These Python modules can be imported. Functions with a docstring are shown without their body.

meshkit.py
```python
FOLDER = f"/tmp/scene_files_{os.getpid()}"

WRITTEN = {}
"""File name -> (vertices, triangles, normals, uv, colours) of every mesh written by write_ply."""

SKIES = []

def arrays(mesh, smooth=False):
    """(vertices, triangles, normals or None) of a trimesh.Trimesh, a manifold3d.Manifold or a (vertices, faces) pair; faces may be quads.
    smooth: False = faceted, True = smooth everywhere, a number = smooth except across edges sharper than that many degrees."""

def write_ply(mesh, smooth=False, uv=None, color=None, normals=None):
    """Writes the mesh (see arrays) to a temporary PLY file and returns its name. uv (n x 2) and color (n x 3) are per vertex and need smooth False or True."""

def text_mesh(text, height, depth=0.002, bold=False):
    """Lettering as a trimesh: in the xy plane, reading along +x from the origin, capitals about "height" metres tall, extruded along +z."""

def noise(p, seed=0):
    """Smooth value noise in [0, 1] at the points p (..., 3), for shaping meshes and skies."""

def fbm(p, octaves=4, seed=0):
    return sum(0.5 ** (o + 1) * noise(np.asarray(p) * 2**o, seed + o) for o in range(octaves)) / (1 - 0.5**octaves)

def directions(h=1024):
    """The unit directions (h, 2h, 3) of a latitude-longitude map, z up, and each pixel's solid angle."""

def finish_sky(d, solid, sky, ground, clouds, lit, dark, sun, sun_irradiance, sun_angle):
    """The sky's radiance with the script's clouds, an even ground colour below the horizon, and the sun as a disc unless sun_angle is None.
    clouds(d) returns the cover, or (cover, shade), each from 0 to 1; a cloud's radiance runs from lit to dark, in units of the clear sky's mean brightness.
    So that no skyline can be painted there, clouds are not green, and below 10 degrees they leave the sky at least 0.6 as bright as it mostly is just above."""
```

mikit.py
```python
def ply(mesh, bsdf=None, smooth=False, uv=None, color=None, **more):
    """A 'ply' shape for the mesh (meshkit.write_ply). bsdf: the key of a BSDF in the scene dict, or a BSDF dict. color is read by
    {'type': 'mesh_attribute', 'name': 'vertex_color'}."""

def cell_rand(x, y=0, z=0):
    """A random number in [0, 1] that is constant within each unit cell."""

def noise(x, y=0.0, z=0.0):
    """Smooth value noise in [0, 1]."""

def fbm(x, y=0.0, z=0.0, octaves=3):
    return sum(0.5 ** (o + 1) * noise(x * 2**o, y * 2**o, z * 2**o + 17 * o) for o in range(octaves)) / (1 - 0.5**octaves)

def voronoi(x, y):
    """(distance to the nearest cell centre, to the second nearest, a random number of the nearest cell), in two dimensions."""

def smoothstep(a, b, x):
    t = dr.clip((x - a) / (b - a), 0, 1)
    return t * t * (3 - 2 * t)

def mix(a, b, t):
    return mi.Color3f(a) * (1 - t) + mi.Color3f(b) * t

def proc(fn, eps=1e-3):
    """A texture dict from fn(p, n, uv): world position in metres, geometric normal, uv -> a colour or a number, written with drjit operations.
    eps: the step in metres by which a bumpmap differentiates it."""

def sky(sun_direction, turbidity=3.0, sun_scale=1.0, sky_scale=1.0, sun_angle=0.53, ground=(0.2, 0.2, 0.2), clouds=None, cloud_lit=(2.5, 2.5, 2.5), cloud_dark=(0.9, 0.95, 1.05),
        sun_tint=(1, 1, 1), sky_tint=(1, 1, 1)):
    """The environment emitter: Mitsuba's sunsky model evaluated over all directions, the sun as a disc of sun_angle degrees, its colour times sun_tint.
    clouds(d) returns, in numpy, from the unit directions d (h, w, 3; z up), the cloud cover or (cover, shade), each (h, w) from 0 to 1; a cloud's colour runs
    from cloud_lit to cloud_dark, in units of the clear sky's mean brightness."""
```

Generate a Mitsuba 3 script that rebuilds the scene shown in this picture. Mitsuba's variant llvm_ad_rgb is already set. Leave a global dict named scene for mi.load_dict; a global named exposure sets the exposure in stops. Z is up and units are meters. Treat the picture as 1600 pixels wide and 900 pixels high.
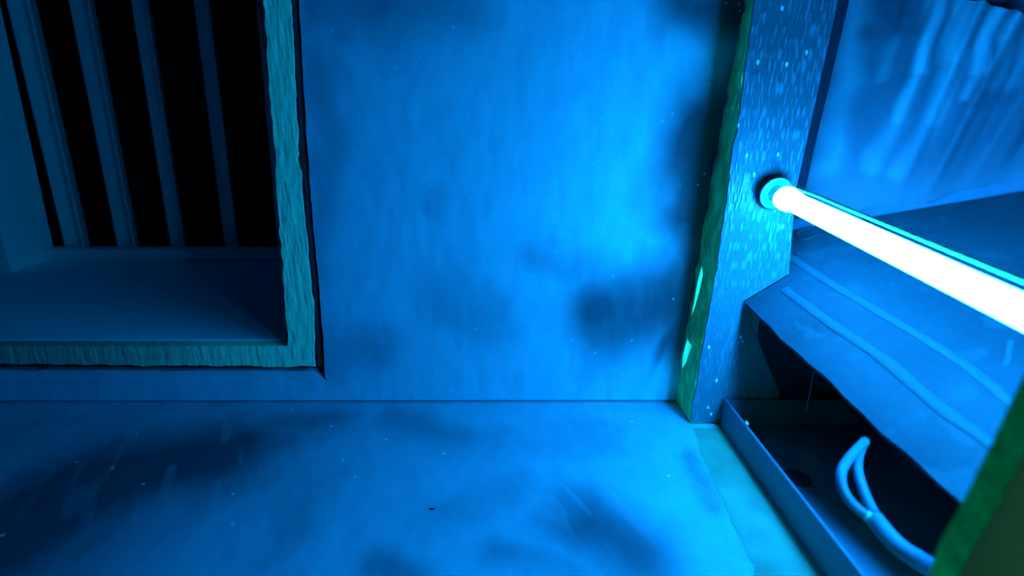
import math, random
import numpy as np, trimesh, mitsuba as mi, drjit as dr, mikit, meshkit
import manifold3d as m3
from mikit import proc, noise, fbm, voronoi, smoothstep, mix, cell_rand, ply

# ------------------------------------------------------------------ camera, light level
scene, labels = {'type': 'scene'}, {}
exposure = 0.6
FPX, PITCH = 700.0, math.radians(16.5)
CAM = np.array([0.0, 0.0, 0.2146])
CP, SP = math.cos(PITCH), math.sin(PITCH)
T = mi.ScalarTransform4f
scene['camera'] = {
    'type': 'thinlens', 'fov': math.degrees(2 * math.atan(800 / FPX)), 'fov_axis': 'x',
    'aperture_radius': 0.0019, 'focus_distance': 0.34, 'near_clip': 0.005, 'far_clip': 20.0,
    'to_world': T().look_at(origin=CAM.tolist(), target=(CAM + [0, CP, -SP]).tolist(), up=[0, 0, 1]),
}
LAMP = np.array([0.9, 31.5, 105.0])            # radiance of the blue lamp tube

# ------------------------------------------------------------------ measuring and meshing helpers
def ray(px, py):
    u, v = (px - 800) / FPX, (py - 450) / FPX
    return np.array([u, CP - SP * v, -(SP + CP * v)])
def at(px, py, Y=None, X=None, Z=None, t=None, plane=None):
    """The place in the duct that the measured sight line meets on a wall, a floor or a board."""
    d = ray(px, py)
    if plane is not None:
        t = np.dot(plane[1], plane[0] - CAM) / np.dot(plane[1], d)
    elif Y is not None: t = (Y - CAM[1]) / d[1]
    elif X is not None: t = (X - CAM[0]) / d[0]
    elif Z is not None: t = (Z - CAM[2]) / d[2]
    return CAM + t * d
def unit(v): v = np.asarray(v, float); return v / np.linalg.norm(v)

def ragged(pts, step, amp, seed, which=None):
    """Polygon with its edges (all, or those listed) split up and roughened, as a knife leaves a fibre board."""
    rng, out = np.random.RandomState(seed), []
    pts = [np.asarray(p, float) for p in pts]
    for i, a in enumerate(pts):
        b = pts[(i + 1) % len(pts)]
        out.append(a)
        if which is not None and i not in which: continue
        n = int(np.linalg.norm(b - a) / step)
        if n < 2: continue
        perp = unit([-(b - a)[1], (b - a)[0]])
        k = rng.randn(n + 8); k = np.convolve(k, [.2, .5, 1, .5, .2], 'same')
        for j in range(1, n):
            out.append(a + (b - a) * j / n + perp * k[j] * amp * .6)
    return out

def prism(polys, depth, origin, ex, ey, ez):
    """Polygon(s) in the frame (ex, ey), pushed out along ez."""
    if not isinstance(polys[0][0], (list, tuple, np.ndarray)): polys = [polys]
    cs = m3.CrossSection([np.asarray(p, float) * 1000 for p in polys], m3.FillRule.EvenOdd)
    m = cs.extrude(depth * 1000).to_mesh()
    v = m.vert_properties[:, :3].astype(float) / 1000
    f = np.array(m.tri_verts)
    w = np.asarray(origin) + v[:, :1] * ex + v[:, 1:2] * ey + v[:, 2:] * ez
    if np.dot(np.cross(ex, ey), ez) < 0: f = f[:, ::-1]
    return trimesh.Trimesh(w, f, process=False)
EX, EY, EZ = np.eye(3)
def xz(polys, y0, y1): return prism(polys, y1 - y0, [0, y0, 0], EX, EZ, EY)
def xy(polys, z0, z1): return prism(polys, z1 - z0, [0, 0, z0], EX, EY, EZ)
def yz(polys, x0, x1): return prism(polys, x1 - x0, [x0, 0, 0], EY, EZ, EX)

def bx(lo, hi, r=0.0):
    lo, hi = np.array(lo, float), np.array(hi, float)
    if r <= 0:
        b = trimesh.creation.box(hi - lo); b.apply_translation((lo + hi) / 2); return b
    pts = []
    for c in np.array(np.meshgrid([0, 1], [0, 1], [0, 1])).reshape(3, -1).T:
        cc = lo + r + c * (hi - lo - 2 * r)
        for a in (0, 1, 2):
            for s in (-1, 1):
                e = np.zeros(3); e[a] = s * r
                pts.append(cc + e)
        for s in np.array(np.meshgrid([-1, 1], [-1, 1], [-1, 1])).reshape(3, -1).T:
            pts.append(cc + unit(s) * r)
    return trimesh.convex.convex_hull(np.array(pts))

def spline(pts, n):
    from scipy.interpolate import CubicSpline
    p = np.array(pts, float)
    s = np.r_[0, np.cumsum(np.linalg.norm(np.diff(p, axis=0), axis=1))]
    return CubicSpline(s, p)(np.linspace(0, s[-1], n))

def tube(path, r, seg=16, cap=True):
    """Round tube along a path; r a number or one radius per point."""
    path = np.array(path, float); n = len(path); r = np.broadcast_to(r, n)
    tg = np.gradient(path, axis=0); tg /= np.linalg.norm(tg, axis=1, keepdims=True)
    u = unit(np.cross(tg[0], [0.3, 0.1, 0.9])); V = []
    a = np.linspace(0, 2 * np.pi, seg, endpoint=False)
    for i in range(n):
        u = unit(u - tg[i] * np.dot(u, tg[i])); w = np.cross(tg[i], u)
        V.append(path[i] + r[i] * (np.cos(a)[:, None] * u + np.sin(a)[:, None] * w))
    V = np.vstack(V); F = []
    for i in range(n - 1):
        for j in range(seg):
            k = (j + 1) % seg
            p, q, s, t_ = i * seg + j, i * seg + k, (i + 1) * seg + k, (i + 1) * seg + j
            F += [[p, q, s], [p, s, t_]]
    if cap:
        V = np.vstack([V, path[0], path[-1]]); c0, c1 = n * seg, n * seg + 1
        for j in range(seg):
            k = (j + 1) % seg
            F += [[c0, k, j], [c1, (n - 1) * seg + j, (n - 1) * seg + k]]
    return trimesh.Trimesh(V, np.array(F), process=False)

def lathe(prof, o, ax, seg=40):
    """Profile of (along, radius) turned about the axis ax through o."""
    prof, o, ax = np.array(prof, float), np.asarray(o, float), unit(ax)
    u = unit(np.cross(ax, [.31, .12, .94] if abs(ax[2]) < .9 else [1, 0, 0])); w = np.cross(ax, u)
    an = np.linspace(0, 2 * np.pi, seg, endpoint=False); ring = np.cos(an)[:, None] * u + np.sin(an)[:, None] * w
    n = len(prof)
    V = np.vstack([o + p[0] * ax + max(p[1], 1e-6) * ring for p in prof] + [[o + prof[0, 0] * ax], [o + prof[-1, 0] * ax]])
    F = []
    for j in range(seg):
        k = (j + 1) % seg
        for i in range(n - 1):
            F += [[i * seg + j, i * seg + k, (i + 1) * seg + k], [i * seg + j, (i + 1) * seg + k, (i + 1) * seg + j]]
        F += [[n * seg, k, j], [n * seg + 1, (n - 1) * seg + j, (n - 1) * seg + k]]
    return trimesh.Trimesh(V, np.array(F), process=False)

def sheet(fn, nu, nv, thick, nrm):
    """A thin closed sheet: fn(u, v) in [0,1]^2 -> points; thickness along -nrm."""
    U, W = np.meshgrid(np.linspace(0, 1, nu), np.linspace(0, 1, nv), indexing='ij')
    P = fn(U.ravel(), W.ravel()); n = nu * nv
    V = np.vstack([P, P - np.asarray(nrm) * thick]); F = []
    idx = lambda i, j: i * nv + j
    for i in range(nu - 1):
        for j in range(nv - 1):
            a, b, c, d = idx(i, j), idx(i + 1, j), idx(i + 1, j + 1), idx(i, j + 1)
            F += [[a, b, c], [a, c, d], [a + n, c + n, b + n], [a + n, d + n, c + n]]
    rim = [idx(i, 0) for i in range(nu)] + [idx(nu - 1, j) for j in range(1, nv)] + [idx(i, nv - 1) for i in range(nu - 2, -1, -1)] + [idx(0, j) for j in range(nv - 2, 0, -1)]
    for p, q in zip(rim, rim[1:] + rim[:1]):
        F += [[p, p + n, q + n], [p, q + n, q]]
    m = trimesh.Trimesh(V, np.array(F), process=False)
    fix = m.volume < 0
    return trimesh.Trimesh(V, np.array(F)[:, ::-1], process=False) if fix else m

def put(key, mesh, mat, smooth=False, label=None, cat=None, kind=None, group=None, **more):
    k, i = key, 0
    while k in scene:
        i += 1; k = f'{key}_{i:03d}'
    scene[k] = ply(mesh, mat, smooth, **more)
    if kind or label: tag(k, label, cat, kind, group)
    return k
def tag(k, label=None, cat=None, kind=None, group=None):
    e = labels.setdefault(k, {})
    for a, b in (('label', label), ('category', cat), ('kind', kind), ('group', group)):
        if b: e[a] = b

J1 = np.array([.262, .341, .170]); RD = unit([.063, -.051, 0]); RN = np.array([RD[1], -RD[0], 0])   # the right wall: a point, its run, its face
if np.dot(RN, CAM - J1) < 0: RN = -RN
def ws(x, y): q = at(x, y, plane=(J1 + RN * .008, RN)); return np.dot(q - J1, RD), q[2]
# ------------------------------------------------------------------ materials
def smear(a, b, A, B, w):
    """Soft smear along the stroke A-B, half width w."""
    dx, dy = B[0] - A[0], B[1] - A[1]
    t = dr.clip(((a - A[0]) * dx + (b - A[1]) * dy) / (dx * dx + dy * dy + 1e-9), 0, 1)
    d2 = dr.square(a - A[0] - t * dx) + dr.square(b - A[1] - t * dy)
    q = d2 / (w * w)
    return dr.exp(-q * (.55 + .45 * dr.sqrt(q)))
def specks(a, b, scale, part, size):
    d, _, r = voronoi(a * scale, b * scale)
    return dr.select((d < size) & (r > 1 - part), mi.Float(1), mi.Float(0))

def two(b): return {'type': 'twosided', 'bsdf': b}
def principled(col, rough=.5, spec=.4, metal=0.0, **k):
    c = col if isinstance(col, dict) else {'type': 'rgb', 'value': list(col)}
    return {'type': 'principled', 'base_color': c, 'roughness': rough, 'specular': spec, 'metallic': metal, **k}
def bumped(b, fn, scale=1.0, eps=3e-4):
    return {'type': 'bumpmap', 'arbitrary': proc(fn, eps), 'scale': scale, 'bsdf': b}

FOIL = (0.10, 0.62, 0.72)      # bluish coated facing of the duct board
DARK = (0.02, 0.07, 0.09)      # grey-black tone of the dark patches on wall and floor

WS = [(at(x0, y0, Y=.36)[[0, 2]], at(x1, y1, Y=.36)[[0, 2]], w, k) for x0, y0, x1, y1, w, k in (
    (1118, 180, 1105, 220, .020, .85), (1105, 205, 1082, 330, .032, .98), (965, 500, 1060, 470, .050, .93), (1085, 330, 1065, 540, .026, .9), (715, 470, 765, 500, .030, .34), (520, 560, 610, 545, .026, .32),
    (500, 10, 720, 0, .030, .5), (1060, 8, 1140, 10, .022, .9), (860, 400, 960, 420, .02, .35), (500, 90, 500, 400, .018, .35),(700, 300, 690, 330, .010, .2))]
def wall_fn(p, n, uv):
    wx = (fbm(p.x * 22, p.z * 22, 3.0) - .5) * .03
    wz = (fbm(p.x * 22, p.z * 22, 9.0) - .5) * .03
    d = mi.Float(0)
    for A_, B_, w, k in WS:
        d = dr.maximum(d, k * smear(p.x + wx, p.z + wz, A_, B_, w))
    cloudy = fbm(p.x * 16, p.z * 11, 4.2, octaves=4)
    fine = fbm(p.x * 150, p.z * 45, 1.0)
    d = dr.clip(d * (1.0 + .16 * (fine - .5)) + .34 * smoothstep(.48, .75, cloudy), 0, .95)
    c = mix(FOIL, DARK, d) * (.90 + .2 * fine)
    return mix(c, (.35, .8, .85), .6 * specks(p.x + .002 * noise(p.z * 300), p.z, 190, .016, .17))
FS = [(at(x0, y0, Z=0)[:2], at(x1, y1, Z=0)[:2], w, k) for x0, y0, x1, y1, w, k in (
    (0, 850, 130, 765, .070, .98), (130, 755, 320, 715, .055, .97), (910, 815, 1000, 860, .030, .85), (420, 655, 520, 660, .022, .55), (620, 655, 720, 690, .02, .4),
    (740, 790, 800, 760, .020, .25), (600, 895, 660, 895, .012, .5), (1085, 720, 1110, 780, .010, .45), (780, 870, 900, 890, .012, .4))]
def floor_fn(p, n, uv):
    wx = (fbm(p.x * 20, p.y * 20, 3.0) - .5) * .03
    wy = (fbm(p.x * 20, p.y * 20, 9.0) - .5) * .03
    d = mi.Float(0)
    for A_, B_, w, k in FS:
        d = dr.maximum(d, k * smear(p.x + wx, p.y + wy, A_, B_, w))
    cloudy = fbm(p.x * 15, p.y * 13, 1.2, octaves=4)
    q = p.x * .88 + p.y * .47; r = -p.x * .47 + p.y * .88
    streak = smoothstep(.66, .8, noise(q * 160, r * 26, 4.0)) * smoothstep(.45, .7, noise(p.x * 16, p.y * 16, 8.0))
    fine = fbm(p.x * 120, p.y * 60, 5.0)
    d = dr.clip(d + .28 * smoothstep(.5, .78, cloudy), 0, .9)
    c = mix(FOIL, DARK, d) * (.92 + .16 * fine)
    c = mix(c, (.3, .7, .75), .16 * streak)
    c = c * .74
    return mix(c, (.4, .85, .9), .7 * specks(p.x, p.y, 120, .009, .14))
def post_fn(p, n, uv):
    g = noise(p.x * 1050 + 1.5 * noise(p.z * 60), p.y * 200, p.z * 140)
    low = fbm(p.x * 30, p.z * 18, 2.0)
    up = smoothstep(.10, .18, p.z)
    c = mix(mi.Color3f(FOIL) * .20, (.08, .31, .38), smoothstep(.5, .85, g) * (.2 + .38 * up))
    c = c * (.8 + .4 * low) * (1.45 - .45 * up)  # lower part coloured lighter to offset the panel's shade
    return mix(c, (.5, .95, 1.0), .9 * specks(p.x, p.z * .6, 260, .03, .25))
def post_bump(p, n, uv):
    up = .25 + .75 * smoothstep(.10, .18, p.z)
    return 0.0004 * up * smoothstep(.35, .8, noise(p.x * 1050 + 1.5 * noise(p.z * 60), p.y * 200, p.z * 140)) + .0003 * fbm(p.x * 160, p.z * 160)
def fibre_fn(p, n, uv):
    f = fbm(p.x * 260, p.y * 260, p.z * 40)
    h = fbm(p.x * 260, p.y * 40, p.z * 260)
    c = mix((.20, .88, .46), (.25, 1.0, .62), .5 * f + .5 * h)
    left_fade = smoothstep(-.23, -.37, p.x + .05 * (noise(p.x * 30, p.z * 60) - .5))            # colour darkens towards the left end of the sill
    return mix(c, (.06, .30, .24), .75 * left_fade)
def fibre_bump(p, n, uv): return .0012 * fbm(p.x * 330, p.y * 330, p.z * 60)
def core_fn(p, n, uv):
    f = fbm(p.x * 90, p.y * 160, p.z * 60)
    return mix((.12, .6, .14), (.22, .98, .30), smoothstep(.25, .75, f))
def panel_fn(p, n, uv):
    a = fbm(p.x * 40, p.y * 40, p.z * 40, octaves=4)
    b = smoothstep(.62, .72, fbm(p.x * 70, p.y * 70, p.z * 70 + 5))
    c = mix((.005, .037, .045), (.009, .058, .070), a)
    return mix(c, (.011, .066, .076), .6 * b)
def pan_fn(p, n, uv):
    a = fbm(p.x * 60, p.y * 30, p.z * 60, octaves=4)
    return mix((.03, .12, .15), (.05, .20, .25), a)
def panfloor_fn(p, n, uv):
    a = fbm(p.x * 60, p.y * 40, octaves=4)
    return mix((.018, .085, .115), (.042, .16, .21), a)
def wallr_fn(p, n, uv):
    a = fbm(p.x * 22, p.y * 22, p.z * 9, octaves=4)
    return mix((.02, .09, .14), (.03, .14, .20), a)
SS = [(ws(x0, y0), ws(x1, y1), w, m) for x0, y0, x1, y1, w, m in ((1480, 250, 1600, 205, .026, .8), (1360, 45, 1362, 50, .006, .6), (1395, 0, 1412, 40, .010, .5), (1560, 160, 1600, 130, .02, .6))]  # shade of the sheet's bulge painted dark, with a small dark spot
PLEAT_LIGHT = [(ws(x0, y0), ws(x1, y1), w, m) for x0, y0, x1, y1, w, m in (
    (1462, -10, 1432, 110, .0045, .8), (1432, 110, 1398, 190, .0040, .5), (1398, 190, 1360, 260, .006, .3), (1505, 5, 1488, 90, .0070, .75), (1488, 90, 1455, 190, .0055, .6), (1455, 190, 1400, 270, .006, .35),
    (1550, 20, 1528, 110, .0042, .8), (1528, 110, 1512, 150, .003, .5), (1580, 35, 1572, 60, .004, .7), (1572, 60, 1560, 130, .0042, .5), (1620, 40, 1585, 130, .004, .6),
    (1345, -10, 1318, 130, .008, .5), (1318, 130, 1290, 260, .010, .45), (1395, 60, 1370, 120, .004, .3))]
def sheet_fn(p, n, uv):
    s = (p.x - .262) * .777 - (p.y - .341) * .629
    a = fbm(p.x * 22, p.y * 22, p.z * 9, octaves=4)
    wv = (noise(p.z * 60, s * 40, 7.0) - .5) * .006
    k = mi.Float(0)                                              # pale streaks: light on the pleats, painted into the colour
    for A_, B_, w, m in PLEAT_LIGHT:
        k = dr.maximum(k, m * smear(s + wv, p.z, A_, B_, w))
    k = k * (.75 + .5 * noise(s * 200, p.z * 25, 2.0))
    c = mix(mix((.016, .075, .10), (.028, .12, .16), a), (.07, .36, .40), dr.clip(k, 0, 1))
    d = mi.Float(0)
    for A_, B_, w, m in SS:
        d = dr.maximum(d, m * smear(s + (a - .5) * .02, p.z, A_, B_, w))
    return mix(c, (.012, .05, .07), d)
def foam_fn(p, n, uv):
    a = fbm(p.x * 120, p.y * 120, p.z * 120, octaves=4)
    return mix((.10, .90, .08), (.16, 1.0, .12), a)

M = {
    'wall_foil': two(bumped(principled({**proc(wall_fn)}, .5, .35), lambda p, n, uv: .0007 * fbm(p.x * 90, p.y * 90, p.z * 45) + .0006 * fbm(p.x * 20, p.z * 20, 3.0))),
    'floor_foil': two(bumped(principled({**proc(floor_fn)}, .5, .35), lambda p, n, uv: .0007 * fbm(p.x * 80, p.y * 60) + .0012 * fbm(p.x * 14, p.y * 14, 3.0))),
    'post_foil': two(bumped(principled(proc(post_fn), .45, .3), post_bump)),
    'fibre': two(bumped(principled(proc(fibre_fn), .9, .1), fibre_bump)),
    'core': two(principled(proc(core_fn), .9, .1)),
    'panel_metal': two(principled(proc(panel_fn), .55, .1)),
    'rib_metal': two(principled((.012, .075, .088), .55, .1)),
    'pan_metal': two(principled(proc(pan_fn), .4, .5)),
    'pan_floor': two(principled(proc(panfloor_fn), .5, .3)),
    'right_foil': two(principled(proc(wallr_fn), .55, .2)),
    'sheet_foil': two(principled(proc(sheet_fn), .5, .25)),
    'foam_front_shade': two(principled((.2, .035, .006), .95, .0)),  # shade of the foam's front, held in the colour
    'foam': two(bumped(principled(proc(foam_fn), .95, .1), lambda p, n, uv: .002 * fbm(p.x * 160, p.y * 160, p.z * 160), eps=6e-4)),
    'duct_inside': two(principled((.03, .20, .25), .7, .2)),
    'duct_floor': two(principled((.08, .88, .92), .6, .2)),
    'slat_metal': two(principled((.08, .85, .78), .5, .4)),
    'dark_liner': two(principled((.012, .02, .022), .95, .1)),
    'unseen_liner': two(principled((.008, .022, .026), .9, .1)),
    'socket': two(principled((.05, .85, .8), .4, .5)),
    'socket_ring': two(principled((.03, .4, .4), .4, .5)),
    'wire_white': two(principled((.03, .85, .62), .5, .3)),
    'cable_white': two(principled((.02, .14, .21), .45, .25)),
    'corner_shade': two(principled((.008, .03, .045), .8, .05)),  # dark tone standing in for the corner's shade
    'debris': two(principled((.02, .03, .04), .8, .1)),
    'pale_bit': two(principled((.25, .55, .5), .8, .1)),
    'tape': two(principled(proc(lambda p, n, uv: mix((.06, .30, .16), (.08, .36, .26), fbm(p.x * 40, p.y * 25)) * (.85 + .3 * noise(p.x * 90, p.y * 90))), .55, .35)),
}
scene.update(M)

# ------------------------------------------------------------------ the setting: floor, back wall with its opening, side walls
YW, YP, TH = .36, .325, .025
scene_floor = xy([(-.72, -.40), (.70, -.40), (.70, .50), (-.72, .50)], -.02, 0.0)
put('floor', scene_floor, 'floor_foil', kind='structure', label='blotchy foil floor lit blue, dark patches')

hole_r = [at(x, y, Y=YW)[[0, 2]] for x, y in ((509, 594), (499, 450), (485, 310), (474, 120), (467, 0))]
top = hole_r[-1] + (hole_r[-1] - hole_r[-2]) * 1.5
HB = hole_r[0][1]
HC = [tuple(at(x, y, Y=YW)[[0, 2]]) for x, y in ((300, 579), (440, 579), (485, 581))]
hole = [(-.66, HC[0][1] + .0005)] + HC + [tuple(p) for p in hole_r] + [tuple(top), (-.66, top[1])]
hole = ragged(hole, .004, .0004, 3, which=[0, 1, 4, 5, 6, 7])
outer = [(-.72, .0024), (-.4, .0016), (.212, .0024), (.212, .60), (-.72, .60)]
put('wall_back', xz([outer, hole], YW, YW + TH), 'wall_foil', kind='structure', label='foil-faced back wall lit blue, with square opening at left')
put('trim_1', xz([(-.72, 0), (.215, 0), (.215, .02), (-.72, .02)], YW + .012, YW + TH + .02), 'dark_liner', kind='structure', label='dark joint between back wall and floor')
scene.pop('trim_1'); labels.pop('trim_1')

# right wall: stands behind the lamp, from the corner beside the board strip towards the viewer
R0 = np.array([J1[0], J1[1], 0]) - RD * .10
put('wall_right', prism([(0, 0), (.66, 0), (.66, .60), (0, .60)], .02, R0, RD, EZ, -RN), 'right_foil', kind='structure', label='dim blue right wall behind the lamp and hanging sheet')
put('ceiling', xy([(-.72, -.40), (.70, -.40), (.70, .50), (-.72, .50)], .60, .62), 'unseen_liner', kind='structure', label='dark ceiling of the duct')
put('wall_left', yz([(-.40, 0), (.36, 0), (.36, .60), (-.40, .60)], -.72, -.70), 'unseen_liner', kind='structure', label='dark left wall of the duct')
put('wall_front', xz([(-.72, 0), (.70, 0), (.70, .60), (-.72, .60)], -.40, -.38), 'unseen_liner', kind='structure', label='dark wall behind the viewer')

# ------------------------------------------------------------------ board strip that carries the lamp
def px_xz(pts, Y): return [tuple(at(x, y, Y=Y)[[0, 2]]) for x, y in pts]
left = px_xz([(1180, 0), (1158, 155), (1136, 315), (1108, 490), (1092, 580), (1082, 640), (1079, 666)], YP)
right = px_xz([(1220, 640), (1217, 612), (1161, 471), (1233, 428), (1243, 300), (1310, 0)], YP)
ltop = (left[0][0] + .008, .60); rtop = (right[-1][0] + .006, .60)
lft = [ltop] + left; lft[-1] = (lft[-1][0], .0026)
poly = lft + [(right[0][0] + .001, .0026)] + right + [rtop]
poly = ragged(poly, .0035, .0006, 5, which=list(range(0, 6)))
front = xz(poly, YP, YP + .0015)
put('duct_board_strip__facing', front, 'post_foil')
core = [(x + (.0012 if i < len(poly) * .6 else -.0008), z) for i, (x, z) in enumerate(poly)]
corepoly = ragged([(x, z) for x, z in lft], .003, .0007, 8, which=list(range(0, 6)))[:-1] + [(lft[-1][0], .0012), (right[0][0], .0012)] + right + [rtop]
cm = xz(corepoly, YP + .0015, YW - .0005)
backv = (cm.vertices[:, 1] > YW - .01) & (cm.vertices[:, 0] < .19)
cm.vertices[backv, 0] += np.clip(.001 + (cm.vertices[backv, 2] - .18) * .055, 0, .010)          # the knife cut leans in towards the top
put('duct_board_strip__insulation_core', cm, 'core', label='yellow-green fibre edge of the strip')
# peeled flap of facing on the left edge
fl = [at(x, y, Y=YP + .004) for x, y in ((1096, 415), (1089, 440), (1084, 470), (1080, 492), (1085, 480), (1092, 455), (1097, 430))]
flap = prism([(p[0], p[2]) for p in fl], .0012, [0, YP + .003, 0], EX, EZ, EY)
put('duct_board_strip__peeled_edge', flap, 'core', label='peeled sliver of the edge')
fl2 = [at(x, y, Y=YP + .004) for x, y in ((1073, 528), (1066, 556), (1065, 575), (1071, 566), (1080, 540))]
put('duct_board_strip__peeled_edge', prism([(p[0], p[2]) for p in fl2], .0012, [0, YP + .003, 0], EX, EZ, EY), 'core')
tag('duct_board_strip', 'upright strip of duct board with glittering embossed foil, lamp mounted on it', 'duct board')

# dark bead added to imitate the shade in the corner between strip and right wall
c0 = at(1250, 280, plane=(J1 + RN * .011, RN)); c1 = at(1314, 0, plane=(J1 + RN * .011, RN))
put('corner_shade_bead', tube(spline([c0 + [0, 0, -.03] + RN * .001, c0 + RN * .001, (c0 + c1) / 2 + RN * .0015, c1 + RN * .001, c1 + (c1 - c0) * .5 + RN * .001], 30), .0050, 12), 'corner_shade', smooth=True,
    label='added dark bead in place of the corner shade right of the foil strip', cat='shade_bead')

# ------------------------------------------------------------------ side duct: board-lined passage behind the opening, with louvres at its end
YF, YB = .3545, .585
YG = YB - .013
zs = at(450, 541, Y=YF)[2]                                   # top of the sill board
jr = [at(x, y, Y=YF)[[0, 2]] for x, y in ((493, 573), (491, 520), (486, 440), (474, 320), (467, 240), (460, 120), (453, 0))]
jl = [at(x, y, Y=YF)[[0, 2]] for x, y in ((411, 0), (420, 120), (431, 262), (434, 318), (442, 420), (449, 541))]
zt = .435
jr.append(jr[-1] + (jr[-1] - jr[-2]) * 1.35); jl.insert(0, jl[0] + (jl[0] - jl[1]) * 1.35)
jamb = [tuple(jr[0] + [0, .0125])] + [tuple(p) for p in jr[1:]] + [tuple(p) for p in jl]
jamb = ragged(jamb, .003, .0007, 21)
put('side_duct__side_board', xz(jamb, YF, YF + .012), 'fibre', label='rough cut end of the right board')
xi = np.mean([p[0] for p in jl[1:]])
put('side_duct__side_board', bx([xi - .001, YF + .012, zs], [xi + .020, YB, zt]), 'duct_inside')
zb = at(480, 573, Y=YF)[2]
sill = [(-.655, zb + .004), (-.42, zb + .0025), (-.3, zb + .001), tuple(jr[0]), (jr[0][0] + .0005, zs), (-.655, zs)]
sill = ragged(sill, .004, .0006, 22, which=[0, 1, 2, 3])
put('side_duct__bottom_board', xz(sill, YF, YF + .012), 'fibre', label='rough cut end of the bottom board')
zsb = at(300, 408, Y=YG)[2]
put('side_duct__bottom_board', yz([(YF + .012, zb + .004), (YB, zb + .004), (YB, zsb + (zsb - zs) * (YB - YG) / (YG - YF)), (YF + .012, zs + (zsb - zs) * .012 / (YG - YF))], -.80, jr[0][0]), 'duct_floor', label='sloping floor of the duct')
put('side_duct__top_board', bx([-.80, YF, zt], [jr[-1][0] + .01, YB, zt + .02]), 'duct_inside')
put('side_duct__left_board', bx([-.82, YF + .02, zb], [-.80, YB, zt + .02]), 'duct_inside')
put('side_duct__back_liner', bx([-.82, YB + .10, zb], [.0, YB + .11, zt + .02]), 'dark_liner')
so = [tuple(p) for p in jr[1:]]
skin = [(jr[0][0], zb - .001)] + [(x + .0004, z) for x, z in so] + [(x + .0018, z) for x, z in so[::-1]] + [(jr[0][0] + .0022, zb - .0016), (-.655, zb + .0008), (-.655, zb + .0030)]
put('side_duct__outer_facing', xz(skin, YF + .0008, YB), 'dark_liner', label='black outer facing')
tag('side_duct', 'board-lined side duct set into the square opening, its cut ends showing teal', 'duct')

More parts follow.
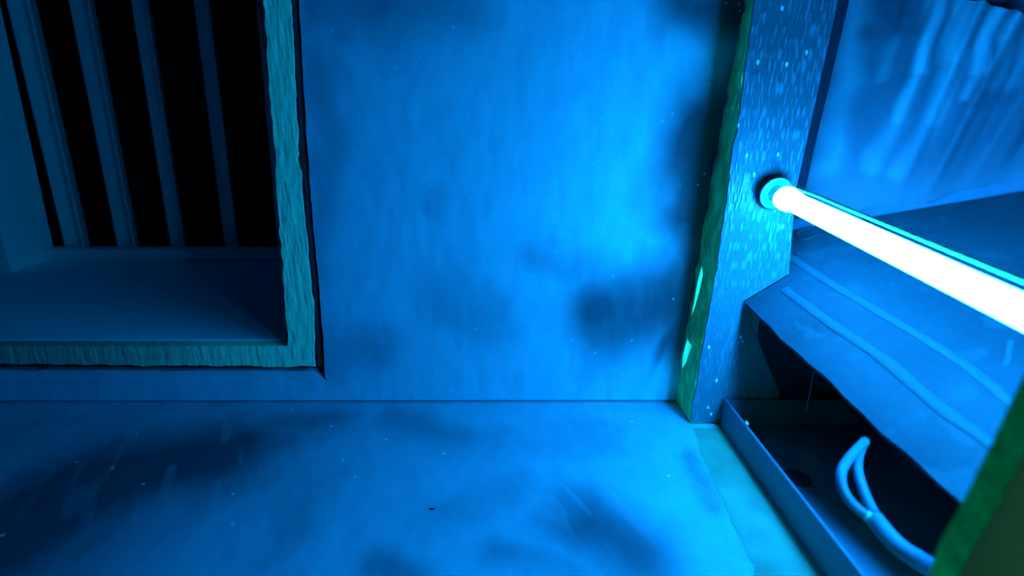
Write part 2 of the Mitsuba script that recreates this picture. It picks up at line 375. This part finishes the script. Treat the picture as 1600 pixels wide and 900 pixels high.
zr = at(300, 388, Y=YG)[2]
FSL = (zsb - zs) / (YG - YF)
def fz(y): return zs + (y - YF) * FSL + .0006
put('louver_grille__bottom_rail', yz([(YG - .006, fz(YG) + .003), (YG + .006, fz(YG) + .003), (YG + .006, fz(YG + .006)), (YG + .012, fz(YG + .012)), (YG + .012, zr), (YG - .005, zr), (YG - .006, zr - .001)], -.78, xi - .002), 'slat_metal')
put('louver_grille__top_rail', bx([-.78, YG, zt - .02], [xi - .002, YG + .012, zt - .001], .002), 'slat_metal')
for x0, x1, xb0, xb1 in ((7, 58, 97, 148), (105, 153, 180, 222), (203, 242, 264, 296), (301, 338, 349, 376), (399, 434, 432, 456)):
    # each slat: a folded blade, its wide face turned to the viewer, a narrow flange on the right; the slats lean a little
    a, b = at(x0, 0, Y=YG + .02), at(x1, 0, Y=YG + .03)
    c, d = at(xb0, 375, Y=YG + .02), at(xb1, 375, Y=YG + .03)
    w = ((b[0] - a[0]) + (d[0] - c[0])) / 2; f = .0085; x = c[0]
    sec = [(x, YG + .022), (x + w - f, YG + .030), (x + w, YG + .014), (x + w + .002, YG + .015), (x + w - f + .001, YG + .033), (x, YG + .025)]
    sl = xy(sec, zr - .012, zt - .004)
    sl.vertices[:, 0] += (sl.vertices[:, 2] - c[2]) * (a[0] - c[0]) / (a[2] - c[2])
    put('louver_grille__slat', sl, 'slat_metal')
s0 = at(54, 380, Y=YG - .01)[0]
st = yz([(YG - .045, fz(YG - .045)), (YG + .012, fz(YG + .012)), (YG + .012, zt - .001), (YG - .045, zt - .001)], s0 - .055, s0)
q0, q1 = at(-20, 60, Y=YG - .01), at(54, 380, Y=YG - .01)
st.vertices[:, 0] += (st.vertices[:, 2] - q1[2]) * (q0[0] - q1[0]) / (q0[2] - q1[2])
put('louver_grille__stile', st, 'slat_metal')
tag('louver_grille', 'dark louvred grille with upright slats at the end of the side duct', 'grille')

# ------------------------------------------------------------------ sloping panel below the lamp
P0 = at(1160, 470, Y=YP); P1 = at(1488, 774, t=.2); Q = at(1600, 490, t=.235)
PE = unit(P1 - P0); PN = unit(np.cross(P1 - P0, Q - P0)); PN = PN if PN[2] > 0 else -PN
PU = unit(np.cross(PN, PE)); PU = PU if PU[2] > 0 else -PU
PLANE = (P0, PN)
def pl(p): d = np.asarray(p) - P0; return (np.dot(d, PE), np.dot(d, PU))
jd = unit(np.cross(PN, RN)); jd = jd if jd[1] < 0 else -jd
J0 = J1 + RN * .0038
corners = [P0 + [0, -.0006, 0], P0 + PE * .30, J0 + jd * .30, J0 - jd * .045, at(1234, 429, plane=PLANE)]
low = [pl(P0 + PE * s + PU * (-.0003 + .0006 * math.sin(s * 90) + .0004 * math.sin(s * 230))) for s in np.linspace(.002, .30, 48)]
pp = low + [pl(corners[2]), pl(corners[3]), pl(corners[4])]
put('coil_panel__sheet', prism(pp, .004, P0 - PN * .004, PE, PU, PN), 'panel_metal')
def rib(pts, r):
    path = spline([at(x, y, plane=PLANE) + PN * .0002 for x, y in pts], 40)
    rng = np.random.RandomState(len(pts) + int(r * 1e5)); k = np.convolve(rng.randn(48), [.25, .5, .25], 'same')[4:44]
    m = tube(path, r * (1 + .10 * k), 12)
    h = np.dot(m.vertices - P0, PN); m.vertices -= np.outer(.62 * h, PN)      # low, wide bead
    return m
put('coil_panel__raised_seam', rib([(1232, 400), (1250, 412), (1330, 462), (1415, 512), (1495, 562), (1590, 640)], .0027), 'rib_metal', smooth=True, label='pale raised seam')
put('coil_panel__raised_seam', rib([(1225, 452), (1264, 481), (1325, 524), (1386, 566), (1470, 638), (1544, 690), (1640, 770)], .0033), 'rib_metal', smooth=True)
put('coil_panel__raised_seam', rib([(1582, 532), (1578, 548), (1576, 560), (1570, 572)], .0012), 'rib_metal', smooth=True)
pgp = at(1262, 366, plane=PLANE)
put('coil_panel__round_plug', lathe([(-.001, .0082), (.0012, .0082), (.0020, .0074), (.0016, .0060), (.0008, .0052), (.0008, .0002)], pgp, PN), 'panel_metal', smooth=40, label='round plug behind the lamp base')
tag('coil_panel', 'sloping sheet metal panel with pale raised seams below the lamp', 'metal panel')

# hanging pleated sheet on the right wall
SEAM = [at(x, y, plane=PLANE) for x, y in ((1340, 338), (1600, 293))]
Z1, Z2 = ws(1525, 0), ws(1595, 30)
def drape(u, v):
    a0, a1 = -.066, .40
    s = a0 + (a1 - a0) * u                                          # along the wall from J1
    zlow = J1[2] + .004 + .36 * np.maximum(s, -.07) * .9 + .0018 * np.sin(s * 140) + .0012 * np.sin(s * 310)
    ztop = np.clip(Z1[1] + (Z2[1] - Z1[1]) / (Z2[0] - Z1[0]) * (s - Z1[0]) + .002 * np.sin(s * 160), None, .585)
    z = zlow + (np.maximum(ztop, np.maximum(zlow + .03, Z2[1] - .035)) - zlow) * v
    hgt = np.clip((z - zlow) / .12, 0, 1)
    ph = s * 330 - (z - .2) * 55 + 1.5 * np.sin(s * 40)
    amp = .0060 * hgt * np.clip((s + .01) / .06, 0, 1)
    off = .004 + .0015 * np.sin(s * 25) + amp * (np.sin(ph) + .35 * np.sin(2.3 * ph + 1)) + amp
    off += .010 * np.exp(-((s - .11 - .25 * (z - .2)) / .022) ** 2) * np.clip(1 - hgt * .6, 0, 1)
    return np.array([J1[0], J1[1], 0]) + s[:, None] * RD + np.outer(z, EZ) + np.outer(off, RN)
put('hanging_sheet', sheet(drape, 220, 60, .0008, RN), 'sheet_foil', smooth=40, label='streaked pleated foil sheet hanging on the wall above the lamp', cat='foil sheet')

# ------------------------------------------------------------------ the lamp
A = at(1222, 307, Y=.313); B = at(1600, 488, t=.172)
AX = unit(B - A); LEN = .35; R = .0064
prof = [(0, .002), (.0002, .0064), (.0022, .0078), (.006, .0083), (.010, .0079), (.014, .0068), (.018, R)] + [(x, R) for x in np.linspace(.03, LEN, 20)] + [(LEN + .002, R * .7), (LEN + .003, .001)]
tb = lathe(prof, A, AX, 36)
scene['lamp__tube'] = ply(tb, {'type': 'diffuse', 'reflectance': {'type': 'rgb', 'value': [.3, .3, .3]}}, smooth=50, emitter={'type': 'area', 'radiance': {'type': 'rgb', 'value': LAMP.tolist()}})
tag('lamp__tube', 'white-hot glowing glass tube')
put('lamp__collar', lathe([(-.0062, .004), (-.006, .0056), (-.0045, .0060), (-.001, .0056), (-.0004, .003)], A, AX), 'socket_ring', smooth=40, label='dark teal collar')
bs = A - AX * .0062
post_d = np.dot(np.array([0, YP, 0]) - bs, EY) / np.dot(-AX, EY)
put('lamp__socket', lathe([(-post_d + .0008, .004), (-post_d + .001, .0085), (-post_d + .003, .0105), (-post_d + .0048, .0112), (-post_d + .0053, .0107), (-post_d + .004, .0092), (-.0012, .0066), (0, .0045)], bs, AX), 'socket', smooth=40, label='cyan dished socket on the foil strip')
up = np.array([.35, .1, 1.0]); up = unit(up - AX * np.dot(up, AX))
w = [A + AX * .010 + up * .0078] + [A + AX * s + up * (.0086 + .010 * s) for s in np.linspace(.022, LEN - .01, 12)]
put('lamp__return_wire', tube(spline(w, 60), .0011, 10), 'wire_white', smooth=True, label='thin cyan wire along the tube')
tag('lamp', 'glowing blue-white ultraviolet tube lamp sticking out from the foil strip', 'lamp')

# ------------------------------------------------------------------ drain pan at the foot of the panel
lip = [at(1134, 623, Y=.3225), at(1341, 900, X=.1655)]
zl = .0245
xa, xb = .1722, .1722 + (lip[1][0] - lip[0][0]) / (lip[1][1] - lip[0][1]) * (-.30 - .3225)
ya, yb = .3232, -.30
skew = (xb - xa) / (yb - ya)
def panx(y): return xa + skew * (y - ya)
put('drain_pan__side_wall', xy([(panx(ya), ya), (panx(yb), yb), (panx(yb) + .0016, yb), (panx(ya) + .0016, ya)], .0003, zl), 'pan_metal')
put('drain_pan__rolled_lip', tube([[panx(y) + .0008, y, zl] for y in np.linspace(ya, yb, 30)], .0013, 10), 'pan_metal', smooth=True)
put('drain_pan__end_wall', bx([panx(ya) + .0016, ya - .0016, .0003], [.285, ya, zl]), 'pan_floor')
put('drain_pan__base', xy([(panx(ya) + .0016, ya - .0016), (panx(yb) + .0016, yb), (.285, yb), (.285, ya - .0016)], .0003, .0025), 'pan_floor')
put('drain_pan__far_wall', bx([.285, yb, .0003], [.2866, ya, zl]), 'pan_floor')
dh = at(1246, 746, Z=.0035)
put('drain_pan__drain_port', lathe([(-.001, .0085), (.0006, .0085), (.0006, .006), (.0002, .0055), (.0002, .0005)], [dh[0], dh[1], .0028], EZ), 'debris', smooth=30, label='dark drain port')
tag('drain_pan', 'long shallow metal drain pan on the floor under the sloping panel', 'drain pan')

tp = [at(x, y, Z=.0006) for x, y in ((1082, 668), (1123, 668), (1268, 895))]
e2 = at(1178, 897, Z=.0006)
tpoly = [tuple(tp[0][:2]), (panx(.3195) - .0006, .3195), (panx(-.2) - .0006, -.2), (panx(-.2) - .045, -.2), tuple(e2[:2])]
tpoly = ragged(tpoly, .006, .0014, 31, which=[3, 4])
put('tape_strip', xy(tpoly, .0001, .0004), 'tape', label='greenish tape strip on the floor along the drain pan', cat='tape')

# ------------------------------------------------------------------ cable hanging out from under the panel
L1 = [at(1352, 690, t=.232), at(1338, 703, t=.226), at(1321, 724, t=.216), at(1314, 748, t=.208), at(1322, 775, t=.203), at(1340, 795, t=.199), at(1358, 808, t=.196)]
L2 = [at(1352, 688, t=.236), at(1344, 704, t=.230), at(1340, 730, t=.222), at(1346, 757, t=.213), at(1355, 780, t=.206), at(1366, 802, t=.199)]
JK = [at(1360, 803, t=.198), at(1378, 826, t=.194), at(1400, 850, t=.189), at(1425, 869, t=.183), at(1450, 884, t=.176), at(1500, 915, t=.160), at(1560, 960, t=.150)]
rt = 700
put('power_cable__lead', tube(spline(L1, 60), 0.0021, 14), 'cable_white', smooth=True)
put('power_cable__lead', tube(spline(L2, 60), 0.0021, 14), 'cable_white', smooth=True)
jk = spline(JK, 80); rr = np.full(80, .0037); rr[:3] = [.0025, .0034, .0037]; rr[30:33] = [.0038, .0041, .0038]
put('power_cable__jacket', tube(jk, rr, 18), 'cable_white', smooth=True, label='thick outer sheath')
put('power_cable__tie', tube([L1[-1] * .75 + L1[-2] * .25, L1[-1]], .0024, 14), 'socket_ring', smooth=30)
tag('power_cable', 'pale cable splitting into two curved leads over the drain pan', 'cable')

# ------------------------------------------------------------------ near foam board at the right
fo = [at(x, y, Y=.106)[[0, 2]] for x, y in ((1780, 330), (1700, 430), (1640, 520), (1588, 610), (1560, 668), (1528, 735), (1498, 795), (1470, 845), (1450, 905), (1446, 960))]
fo = [tuple(p) for p in spline([(p[0], p[1], 0) for p in fo], 28)[:, :2]]
fpoly = ragged(fo + [(fo[-1][0] + .003, .001), (.157, .001), (.157, .030), (.172, .050), (.172, fo[0][1])], .0015, .0002, 41, which=list(range(0, 27)))
put('foam_board__core', xz(fpoly, .0985, .106), 'foam')
put('foam_board__facing', xz(fpoly, .0982, .0985), 'foam_front_shade', label='added brown-green layer that darkens the front face')  # thin dark layer added so the foam's front looks unlit
tag('foam_board', 'blurred yellow-green foam board close to the viewer at lower right', 'foam board')

# ------------------------------------------------------------------ small bits
def chip(key, c, size, mat, seed, label, cat='debris', n=EZ):
    rng = np.random.RandomState(seed)
    pts = rng.randn(14, 3); pts /= np.linalg.norm(pts, axis=1, keepdims=True)
    m = trimesh.convex.convex_hull(pts * np.array(size))
    m.apply_translation(np.asarray(c) - [0, 0, m.bounds[0][2]])
    put(key, m, mat, label=label, cat=cat)
d = at(675, 796, Z=0); chip('debris_flake', [d[0], d[1], 0], (.0022, .0009, .0007), 'debris', 1, 'tiny dark flake lying alone on the bright blue floor')
d = at(1163, 672, X=panx(.29)); chip('debris_flake', [panx(d[1]) + .0008, d[1], zl + .001], (.0020, .0024, .0016), 'pale_bit', 2, 'pale crumb on the rim of the drain pan')
th = [at(1273, 572, Y=.30), at(1268, 600, Y=.30), at(1263, 625, Y=.30), at(1260, 642, Y=.30)]
put('loose_thread', tube(spline(th, 20), .0006, 8), 'cable_white', smooth=True, label='thin pale thread hanging in the dark gap under the panel', cat='thread')
